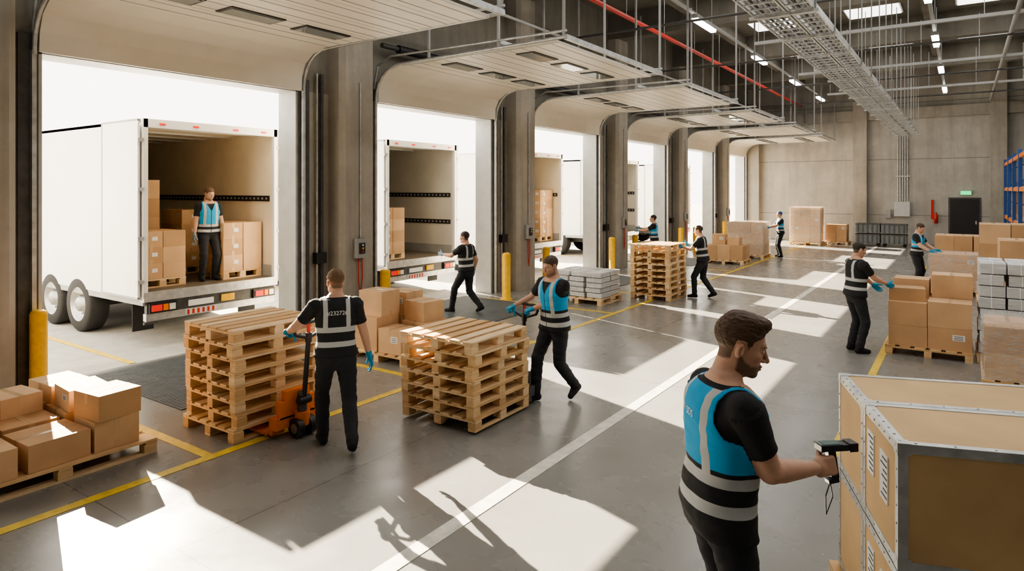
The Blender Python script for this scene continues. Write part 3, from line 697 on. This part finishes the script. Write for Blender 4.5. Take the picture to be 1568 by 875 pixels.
def person(name,loc,face,H=1.8,hipz=.925,pel=(0,0),lean=.03,twist=0,hands=None,feet=None,head=(0,0),style='blue',hair=HB,beard=0,glove=None,
           res=.013,hres=.0045,fres=.0035,b=(.27,.12),hem=-.03,zb=.2,quiff=False,text=None,side_lean=0,z=0,hs=1.0,bulk=1.0,hsc=1.0,tsize=.062,tx=0,hfw=0,flare=.010):
    yaw=math.atan2(face[1],face[0])-math.pi/2; sc=H/1.8
    W=Matrix.Translation((loc[0],loc[1],z))@Matrix.Rotation(yaw,4,'Z')@Matrix.Scale(sc,4); Wi=W.inverted()
    P0=V3(pel[0],pel[1],hipz); R=rot('z',twist)@rot('y',side_lean)@rot('x',-lean)
    T=lambda *a: P0+R@V3(*a)
    prims=[]
    zs=[-.13,-.06,0,.08,.18,.28,.38,.45,.50,.54,.575,.60]
    wgt=[.3,.3,.4,.5,.6,.9,1,1,.8,0,0,0]
    bk=lambda L,p=1.: [v*(1+(bulk-1)*p*g) for v,g in zip(L,wgt)]
    tor=loft(P0,R,zs,bk([.10,.155,.172,.168,.158,.166,.183,.186,.176,.142,.082,.06],.6),bk([.07,.105,.120,.118,.112,.118,.124,.118,.104,.085,.066,.06]),[0,-.005,-.008,-.003,.006,.008,.005,0,-.006,-.010,-.012,-.01])
    legs=[];arms=[]
    prims.append(add(tor,.03))
    feet=feet or {}
    footinfo=[]
    for s,key in((1,'R'),(-1,'L')):
        fx=feet.get(key,{}); A=V3(*fx.get('p',(s*.12,.0,.09))); hip=P0+R@V3(s*.092,0,-.01)
        kn,A=ik(hip,A,.43,.42,V3(s*.12,1,0)); 
        a=limb(hip,kn,[(0,.096),(.3,.095),(.7,.079),(1,.070)]); c=limb(kn,A,[(0,.070),(.3,.070),(.7,.062),(.9,.061),(1,.056)])
        prims+=[add(a,.035),add(c,.02)]; legs+=[a,c]
        fy=fx.get('yaw',-s*.12); fp=fx.get('pitch',0); RF=rot('z',fy)@rot('x',-fp)
        Q=lambda *q: A+RF@V3(*q)
        ft=[limb(Q(0,-.035,-.042),Q(0,.06,-.040),[(0,.043),(1,.044)]),limb(Q(0,.05,-.044),Q(s*.008,.135,-.052),[(0,.044),(1,.036)]),limb(Q(0,0,-.03),Q(0,0,.05),[(0,.045),(1,.047)])]
        footinfo.append((ft,A,RF)); 
    for ft,A,RF in footinfo:
        for f in ft: prims.append(add(f,.015))
        n=RF[:,2]; c0=A-n*.086
        sole=(lambda n,c0:(lambda X,Y,Z: -((X-c0[0])*n[0]+(Y-c0[1])*n[1]+(Z-c0[2])*n[2])))(n,c0)
        lo=A-V3(.16,.24,.2); hi=A+V3(.16,.24,.0); prims.append((sole,lo,hi,.004,-2))
    hands=hands or {}
    hout=[]
    for s,key in((1,'R'),(-1,'L')):
        hd=hands.get(key,{}); S=T(s*.178*(1+(bulk-1)*.5),-.008,.49)
        if 'w' in hd: tg=np.array(Wi@Vector(hd['w']))[:3]
        else: tg=V3(*hd['p']) if 'p' in hd else T(s*.27,.05,-.05)
        pole=V3(*hd.get('pole',(s*.35,-1,-.3)))
        if hd.get('off') is not None: tg=tg+V3(*hd['off'])
        E,tg=ik(S,tg,.29,.255,pole); am=hd.get('fat',1.)
        u=limb(S,E,[(0,.060*am),(.2,.058*am),(.5,.053*am),(1,.043*am)]); f=limb(E,tg,[(0,.043*am),(.25,.045*am),(.6,.036*am),(1,.027)])
        prims+=[add(ell(S,(.064,.06,.064)),.04),add(u,.03),add(f,.015)]
        arms.append((S,E,tg,u,f))
        d=hd.get('dir'); d=(tg-E) if d is None else V3(*d); d=d/np.linalg.norm(d)
        if hd.get('mix'): 
            fd=(tg-E)/np.linalg.norm(tg-E); d=d*hd['mix']+fd*(1-hd['mix']); d/=np.linalg.norm(d)
        nn=V3(*hd.get('nrm',(s,0,0))); nn=nn-d*(nn@d); nn/=np.linalg.norm(nn); xx=np.cross(d,nn); RH=np.stack([xx,d,nn],1)
        col=glove if glove else SKIN
        hv,hf,hc,hm=hand_mesh(fres,-s,hd.get('curl',RELAX),hd.get('thumb',(.15,.5)),col,1.1 if glove else 1.)
        hv=hv*hs@RH.T+tg
        hout.append((hv,hf,hc,hm))
    nk=T(0,-.012,.56); hy,hp=head[0],head[1]; hr=head[2] if len(head)>2 else 0
    Hc=nk+R@V3(0,.03+hfw,.150*(1+(hsc-1)*.8))+V3(0,math.sin(hp)*.05,-abs(math.sin(hp))*.01); RHd=rot('z',hy)@rot('x',-hp)@rot('y',hr)
    nb=Hc+RHd@V3(0,-.025,-.07)
    neck=limb(nk-R@V3(0,0,.06),nb,[(0,.066),(.5,.058*hsc),(1,.055*hsc)]); prims.append(add(neck,.025))
    V,F=mesh_sdf(prims,res)
    V=lap(V,F,1,.4)
    ev=lambda p: p[0](V[:,0],V[:,1],V[:,2])
    dt=ev(tor); dl=np.min([ev(p) for p in legs],0); dn=ev(neck)
    tlc=(V-P0)@R
    bare=np.full(len(V),-.1); isarm=np.zeros(len(V),bool); sleeve=np.zeros(len(V))
    for (S,E,tg,u,f) in arms:
        du,df=ev(u),ev(f); L1=np.linalg.norm(E-S)
        su=(V-S)@((E-S)/L1); sf=L1+(V-E)@((tg-E)/np.linalg.norm(tg-E))
        d=np.minimum(du,df); s=np.where(du<df,np.minimum(su,L1+.02),np.maximum(sf,L1-.02)); m=(d<dt)&(d<dl+.01)&(s>-.02)
        bare=np.where(m,s-.205,bare); isarm|=m&(s>.02); sleeve=np.where(m&(s>0)&(s<.205),np.clip((.205-s)/.01,0,1),sleeve)
    nkv=np.where(tlc[:,1]>0.02, tlc[:,2]-(.525), tlc[:,2]-.562)
    isneck=(np.abs(tlc[:,0])<.11)&(tlc[:,2]>.44)
    bare=np.where(isneck,np.maximum(bare,nkv),bare)
    x,y,zz=tlc.T
    arml=np.interp(zz,[.30,.36,.42,.5,.6],[.30,.19,.158,.152,.15])-np.abs(x)
    neckl=np.where(y>.02,(.40+1.9*np.abs(x)-zz)*.45,np.where(np.abs(x)<.12,.545-zz,.2))
    vest=np.minimum(np.minimum(arml,neckl),zz-hem); vest=np.where(isarm&(zz<.40),-.05,vest)
    shoe=np.full(len(V),-.1)
    for ft,A,RF in footinfo:
        q=(V-A)@RF; d=np.linalg.norm(V-A,axis=1); shoe=np.where(d<.26,np.maximum(shoe,np.where(q[:,2]<.1,-(q[:,2]-.02)+np.where(np.abs(q[:,1]-.0)>.06,.02,0),-.1)),shoe)
    N=vnormals(V,F)
    wv=nz(V,(9,9,16),1.3)*.5+nz(V,(20,20,34),4.1)*.28
    wl=nz(V,(9,9,20),2.3)
    cloth=(bare<0)&(shoe<0)
    lowfold=np.clip((-.25-zz)/.15,0,1)*np.clip(1-(-.25-zz-.35)/.4,.3,1)
    amp=np.where(vest>0,.010,np.where(zz<0,.013,.009))*cloth
    push=np.where(vest>0,.013*np.clip(vest/.008,0,1),0)+sleeve*.010+np.where((zz<-.1)&cloth,wl*.006*lowfold,0)
    push=push+np.where((vest>0)&(zz<.3),flare*np.clip((.3-zz)/.3,0,1),0)
    V=V+N*(push+wv*amp)[:,None]
    parts=[(V,F,np.zeros((len(V),3)),'cloth')]+hout
    for (hv,hf,hc,hm) in head_mesh(hres,hair,beard,quiff): parts.append((hv*hsc@RHd.T+Hc,hf,hc,hm))
    nv=sum(len(p[0]) for p in parts)
    AV=np.concatenate([p[0] for p in parts]); AC=np.concatenate([p[2] for p in parts])
    mats=['cloth','skin','hair','eye','glove']; FF=[];MI=[];o=0
    for p in parts:
        FF+= (p[1]+o).tolist(); MI+=[mats.index(p[3])]*len(p[1]); o+=len(p[0])
    me=bpy.data.meshes.new(name); me.from_pydata([tuple(q) for q in AV],[],FF)
    key='workwear_%s_%g_%g_%g'%(style,b[0],b[1],zb)
    cm=bpy.data.materials.get(key) or clothmat(key,style,b[0],b[1],zb)
    for m in(cm,AM['skin'],AM['hair'],AM['eye'],AM['glove']): me.materials.append(m)
    me.polygons.foreach_set('material_index',MI); me.polygons.foreach_set('use_smooth',[True]*len(FF))
    n0=len(V)
    def fa(nm,arr,typ='FLOAT_VECTOR'):
        full=np.zeros((nv,3),np.float32); full[:n0]=arr; a=me.attributes.new(nm,typ,'POINT'); a.data.foreach_set('vector',full.ravel())
    fa('tl',tlc); fa('msk',np.stack([vest,bare,shoe],1)); fa('msk2',np.stack([-zz+.02,zz*0,zz*0],1))
    a=me.attributes.new('Col','FLOAT_COLOR','POINT'); c4=np.ones((nv,4),np.float32); c4[:,:3]=np.clip(AC,0,1); a.data.foreach_set('color',c4.ravel())
    me.update(); ob=bpy.data.objects.new(name,me); SC.collection.objects.link(ob); ob.matrix_world=W
    if text:
        cu=bpy.data.curves.new('vest_print','FONT'); cu.body=text; cu.size=tsize; cu.align_x='CENTER'; cu.extrude=.0
        to=bpy.data.objects.new('tmp_print',cu); SC.collection.objects.link(to); dg=bpy.context.evaluated_depsgraph_get()
        tm=bpy.data.meshes.new_from_object(to.evaluated_get(dg)); bpy.data.objects.remove(to)
        bv=BVHTree.FromPolygons([tuple(q) for q in V],F.tolist())
        for v in tm.vertices:
            l=V3(v.co.x+tx,-.3,.40+v.co.y); org=P0+R@l; dr=R@V3(0,1,0)
            h=bv.ray_cast(Vector(org),Vector(dr)); v.co=(h[0]-Vector(dr)*.005) if h[0] else Vector(org+dr*.15)
        tm.materials.append(MT['label']); to=bpy.data.objects.new('vest_print',tm); SC.collection.objects.link(to); to.parent=ob
    return ob,W
person('warehouse_worker',(-5.17,4.38),(-.83,.56),1.86,hipz=.905,lean=.08,style='black',hair=(.16,.085,.04),glove=GL,res=.010,hres=.004,fres=.003,text='#232726',tsize=.055,bulk=1.1,
  hands={'L':dict(w=(-5.78,4.28,1.10),off=(-.02,-.09,.03),dir=(.5,1,-.15),mix=.7,nrm=(-.1,.1,1),curl=GRIP,thumb=(.9,.6)),'R':dict(p=(.33,.05,.86),pole=(.6,-1,0))},
  feet={'R':dict(p=(.12,-.26,.15),pitch=.45),'L':dict(p=(-.11,.16,.09))},head=(.35,.12),b=(.26,.12),hem=.0,hs=1.03)
person('warehouse_worker',(-4.15,6.94),(-.32,-1),1.85,hipz=.905,lean=.06,style='blue',hair=(.09,.055,.035),beard=.55,glove=GL,res=.010,hres=.004,fres=.003,bulk=1.1,
  hands={'R':dict(w=(-4.70,6.73,1.09),off=(0,-.07,.03),dir=(-.2,1,-.2),mix=.8,nrm=(.1,.1,1),curl=GRIP,thumb=(.9,.6)),'L':dict(w=(-4.41,6.73,1.09),off=(0,-.07,.03),dir=(.1,1,-.2),mix=.8,nrm=(-.1,.1,1),curl=GRIP,thumb=(.9,.6))},
  feet={'R':dict(p=(.10,.22,.09)),'L':dict(p=(-.10,-.24,.15),pitch=.45)},head=(.0,.28),b=(.14,.03),hem=-.06,zb=.2)
FW=((-1.0,3.24),(.74,.67),2.0)
person('warehouse_worker_with_scanner',FW[0],FW[1],FW[2],hipz=.93,lean=.07,style='blue',hair=(.10,.055,.03),beard=.8,res=.0075,hres=.003,fres=.0022,quiff=True,bulk=1.22,hsc=1.1,text='SDS',tsize=.045,tx=.0,hfw=.03,flare=.004,
  hands={'R':dict(p=(.13,.39,1.13),pole=(.3,-.8,-1.),dir=(-.1,1,.08),mix=.8,nrm=(1,0,.25),fat=1.1,curl=((.75,1.1,.7),(1.1,1.2,.7),(1.15,1.25,.7),(1.15,1.3,.7)),thumb=(.55,.5)),'L':dict(p=(-.27,.10,.84),pole=(-.5,-1,0))},
  head=(-.38,.26),b=(.17,.055),hem=-.09,zb=.215,twist=-.0)
person('warehouse_worker',(-8.6,10.75),(-.98,-.07),1.80,hipz=.88,lean=.03,style='black',hair=HK,hands={'L':dict(p=(-.16,.50,1.22),pole=(-.3,-.3,-1)),'R':dict(p=(.25,-.02,.86))},feet={'R':dict(p=(.1,-.30,.15),pitch=.4),'L':dict(p=(-.1,.30,.09))},glove=GLG,b=(.26,.12),hem=.0,head=(.2,.1))
person('warehouse_worker',(-11.45,6.72),(.98,-.15),1.76,z=.92,style='blue',hair=(.12,.07,.04),beard=.6,glove=GLG,head=(.25,.3),b=(.12,.02),hem=-.03,zb=.15)
person('warehouse_worker',(-5.12,15.45),(-.98,-.1),1.8,lean=.12,style='black',hair=HB,glove=GL,hands={'L':dict(p=(-.2,.46,1.22)),'R':dict(p=(.2,.42,1.24))},feet={'R':dict(p=(.1,-.22,.13),pitch=.35),'L':dict(p=(-.1,.18,.09))},hipz=.905,head=(0,.2))
person('warehouse_worker',(-8.35,20.3),(-.95,-.3),1.8,style='blue',hair=HK,hands={'L':dict(p=(-.2,.5,1.25)),'R':dict(p=(.22,.48,1.3))},glove=GLG)
person('warehouse_worker',(-5.75,26.35),(-.9,-.45),1.8,style='blue',hair=(.03,.08,.25),hands={'L':dict(p=(-.2,.45,1.15)),'R':dict(p=(.2,.42,1.15))},glove=GL)
person('warehouse_worker',(-1.0,20.0),(.95,-.3),1.76,style='blue',hair=HB,hands={'L':dict(p=(-.2,.40,1.05)),'R':dict(p=(.2,.40,1.05))},glove=GL,head=(0,.4),lean=.08)
person('warehouse_worker',(-1.42,11.7),(.80,.60),1.8,style='black',hair=HK,res=.011,hands={'R':dict(p=(.14,.44,1.10),pole=(.3,-.3,-1)),'L':dict(p=(-.2,.46,1.0))},glove=GL,head=(-.1,.3),lean=.05,b=(.24,.10),hem=-.03,bulk=1.1)
person('warehouse_worker',(-11.3,16.6),(.35,.95),1.75,z=.92,style='black',hair=HK,hands={'R':dict(p=(.2,.42,1.2)),'L':dict(p=(-.2,.42,1.3))},lean=.1)
pw=Matrix.Translation((FW[0][0],FW[0][1],0))@Matrix.Rotation(math.atan2(FW[1][1],FW[1][0])-math.pi/2,4,'Z')@Matrix.Scale(FW[2]/1.8,4)
mb=MB(); mb.M=pw@Matrix.Translation((.090,.48,1.145))@Matrix.Scale(.9,4)
K=MT['black']
mb.box((0,.01,-.02),(.032,.04,.14),K,Matrix.Rotation(.15,3,'X')); mb.box((0,.015,.065),(.062,.16,.030),K); mb.box((0,.105,.065),(.068,.045,.042),K); mb.box((0,.130,.065),(.05,.006,.025),MT['redl'])
mb.box((0,-.005,.0835),(.050,.09,.004),MT['screen']); mb.box((0,-.01,.081),(.058,.12,.004),MT['dsteel'])
for q in range(3): mb.box((-.015+.015*q,-.058,.084),(.008,.008,.003),MT['silver'])
mb.box((0,.01,-.10),(.038,.055,.02),K,Matrix.Rotation(.15,3,'X'))
mb.tube([(0,0,-.11),(-.005,-.02,-.18),(-.004,-.018,-.27)],.003,K,6); mb.tube([(0,-.0,-.11),(.006,.01,-.18),(-.004,-.018,-.27)],.003,K,6)
mb.obj('barcode_scanner',bevel=.006)
# ------------------------------------------------------------------ overhead services
YE=YB-.4
for x in(-5.5,-.65):
    mbx=MB(); mbx.bb(x-.04,x+.04,YF+.1,YE,6.95,7.0,MT['grey']); 
    y=-5.5
    while y<34:
        mbx.bb(x-.09,x+.09,y-.78,y+.78,6.86,6.95,MT['grey']); mbx.bb(x-.07,x+.07,y-.75,y+.75,6.80,6.86,MT['tube'])
        for q in(-.6,.6): mbx.cyl((x,y+q,6.95),(x,y+q,7.95),.006,MT['steel'],n=6)
        y+=5.55
    mbx.obj('strip_light_row')
mb=MB()
for x0,ww in((-2.4,.42),(-1.93,.3)):
    z=5.0
    for xx in(x0,x0+ww): mb.bb(xx-.012,xx+.012,YF+.1,34.5,z,z+.1,MT['steel'])
    y=YF+.1
    while y<34.5: mb.bb(x0,x0+ww,y-.015,y+.015,z+.0,z+.02,MT['steel']); y+=.28
    for q,(cx,r) in enumerate(((.06,.022),(.13,.018),(.2,.025),(.28,.018),(.36,.02))):
        if cx<ww: mb.cyl((x0+cx,YF+.1,z+.045),(x0+cx,34.5,z+.045),r,MT['black' if q%2 else 'grey'],n=8)
y=-5
while y<35:
    for xx in(-2.42,-1.61): mb.cyl((xx,y,5.0),(xx,y,7.95),.012,MT['grey'],n=6)
    mb.bb(-2.46,-1.57,y-.02,y+.02,4.96,5.0,MT['steel']); y+=1.6
mb.obj('cable_tray')
mb=MB(); mb.cyl((-6.9,YF+.1,6.9),(-6.9,YE,6.9),.055,MT['red']); 
y=-5
while y<36: mb.cyl((-6.9,y,6.9),(-6.9,y,7.95),.01,MT['steel'],n=6); y+=2.5
mb.obj('sprinkler_pipe')
mb=MB()
for x,z,r in((-7.8,6.2,.03),(-3.3,7.2,.04),(1.0,6.6,.05),(3.2,6.3,.05)): mb.cyl((x,YF+.1,z),(x,YE,z),r,MT['grey'])
for y in mids:
    mb.cyl((XW+.1,y+.75,6.5),(XR-.1,y+.75,6.5),.03,MT['dsteel']); mb.bb(-4.7,XR-.1,y-1.4,y-1.3,6.55,6.63,MT['grey'])
    for x in(-4.6,-3.2,-1.1,.4,1.8,3.0): mb.cyl((x,y-1.35,6.6),(x,y-1.35,7.95),.008,MT['steel'],n=6)
mb.obj('service_pipework')
mb=MB(); mb.bb(-.5,.6,YB-.06,YB-.0,0,2.15,MT['black']); mb.bb(-.57,.67,YB-.04,YB,0,2.22,MT['dsteel']); mb.bb(.45,.51,YB-.1,YB-.06,1.0,1.15,MT['steel']); mb.obj('door_exit')
mb=MB(); mb.bb(-.1,.3,YB-.14,YB-.08,2.35,2.52,MT['exit']); mb.bb(-.12,.32,YB-.08,YB-.0,2.33,2.54,MT['grey']); mb.obj('exit_sign')
mb=MB(); mb.bb(-2.75,-2.1,YB-.2,YB,1.3,2.0,MT['jamb'])
for k in range(5): mb.cyl((-2.6+.1*k,YB-.06,2.0),(-2.6+.1*k,YB-.06,6.0),.022,MT['steel'],n=8)
mb.bb(-2.7,-2.1,YB-.1,YB-.02,3.2,3.26,MT['steel']); mb.bb(-3.1,-2.9,YB-.12,YB,1.2,1.6,MT['grey']); mb.obj('electrical_cabinet')
mb=MB()
for i,x in enumerate((-3.6,-2.55)):
    for z in(.15,.62):
        mb.bb(x-.48,x+.48,33.8,34.5,z,z+.4,MT['bin']); mb.bb(x-.5,x+.5,33.78,34.52,z+.36,z+.41,MT['dsteel'])
        for q in range(5): mb.bb(x-.4+q*.19,x-.36+q*.19,33.77,33.8,z,z+.36,MT['dsteel'])
    for q in(-.4,.4): mb.cyl((x+q,33.9,.07),(x+q,33.94,.07),.07,MT['rubber']); mb.cyl((x+q,34.4,.07),(x+q,34.44,.07),.07,MT['rubber'])
mb.obj('storage_bins')
mb=MB(); mb.lathe((-1.05,YB-.14,1.0),(0,0,1),[(0,.001),(0,.08),(.4,.08),(.47,.03),(.52,.03),(.52,.001)],MT['red'],14); mb.bb(-1.25,-1.15,YB-.05,YB,1.2,2.1,MT['red']); mb.obj('fire_extinguisher')
mb=MB(); RX=1.4; RY=[21.9,24.7,27.5,30.3,33.1]
for y in RY:
    for x in(RX,RX+1.05):
        mb.bb(x-.05,x+.05,y-.05,y+.05,0,3.8,MT['blue'])
    for z in np.arange(.3,3.5,.6): mb.cyl((RX,y,z),(RX+1.05,y,z+.5),.015,MT['blue'],n=6)
for y in RY[:-1]:
    for z in(1.5,2.6,3.6):
        for x in(RX,RX+1.05): mb.bb(x-.03,x+.03,y,y+2.8,z-.06,z+.06,MT['orange'])
        mb.bb(RX,RX+1.05,y+.1,y+2.7,z+.06,z+.08,MT['steel'])
mb.obj('pallet_rack')
for yy,zz in((23.3,1.6),(26.1,1.6),(28.9,1.6),(31.7,1.6),(28.9,0),(31.7,0),(26.1,0)):
    mb=MB(); mb.M=Matrix.Translation((RX+.52,yy,zz+.0)); pallet(mb,0,0,.0,.95,1.15)
    for g in grid(2,2,2,.44,.5,.38): carton(mb,(g[0],g[1],g[2]+.146),g[3:6],0)
    mb.obj('boxed_pallet_load')
# ------------------------------------------------------------------ light
w=bpy.data.worlds.new('sky'); SC.world=w; w.use_nodes=True; nt=w.node_tree
bg=nt.nodes['Background']; bg.inputs['Color'].default_value=(1,.935,.83,1); bg.inputs['Strength'].default_value=4.6
sd=bpy.data.lights.new('sun','SUN'); sd.energy=54; sd.angle=.006; sd.color=(1,.86,.66)
so=bpy.data.objects.new('sun',sd); SC.collection.objects.link(so)
el=math.radians(27); dh=Vector((.95,-.31,0)).normalized(); d=Vector((dh.x*math.cos(el),dh.y*math.cos(el),-math.sin(el)))
so.rotation_euler=d.to_track_quat('-Z','Y').to_euler(); so.location=(-20,10,15)
cd=bpy.data.cameras.new('camera'); co=bpy.data.objects.new('camera',cd); SC.collection.objects.link(co)
cd.sensor_width=36; cx,cy,cw=ZOOM if ZOOM else (784,437.5,1568)
cd.lens=36*1000/cw; cd.shift_x=(cx-784)/cw; cd.shift_y=-(cy-290)/cw; cd.clip_end=300
co.location=(0,0,2.6); co.rotation_euler=(math.pi/2,0,math.asin(.5685)); SC.camera=co
SC.view_settings.view_transform='AgX'; SC.view_settings.look='AgX - Medium High Contrast'; SC.view_settings.exposure=0.05
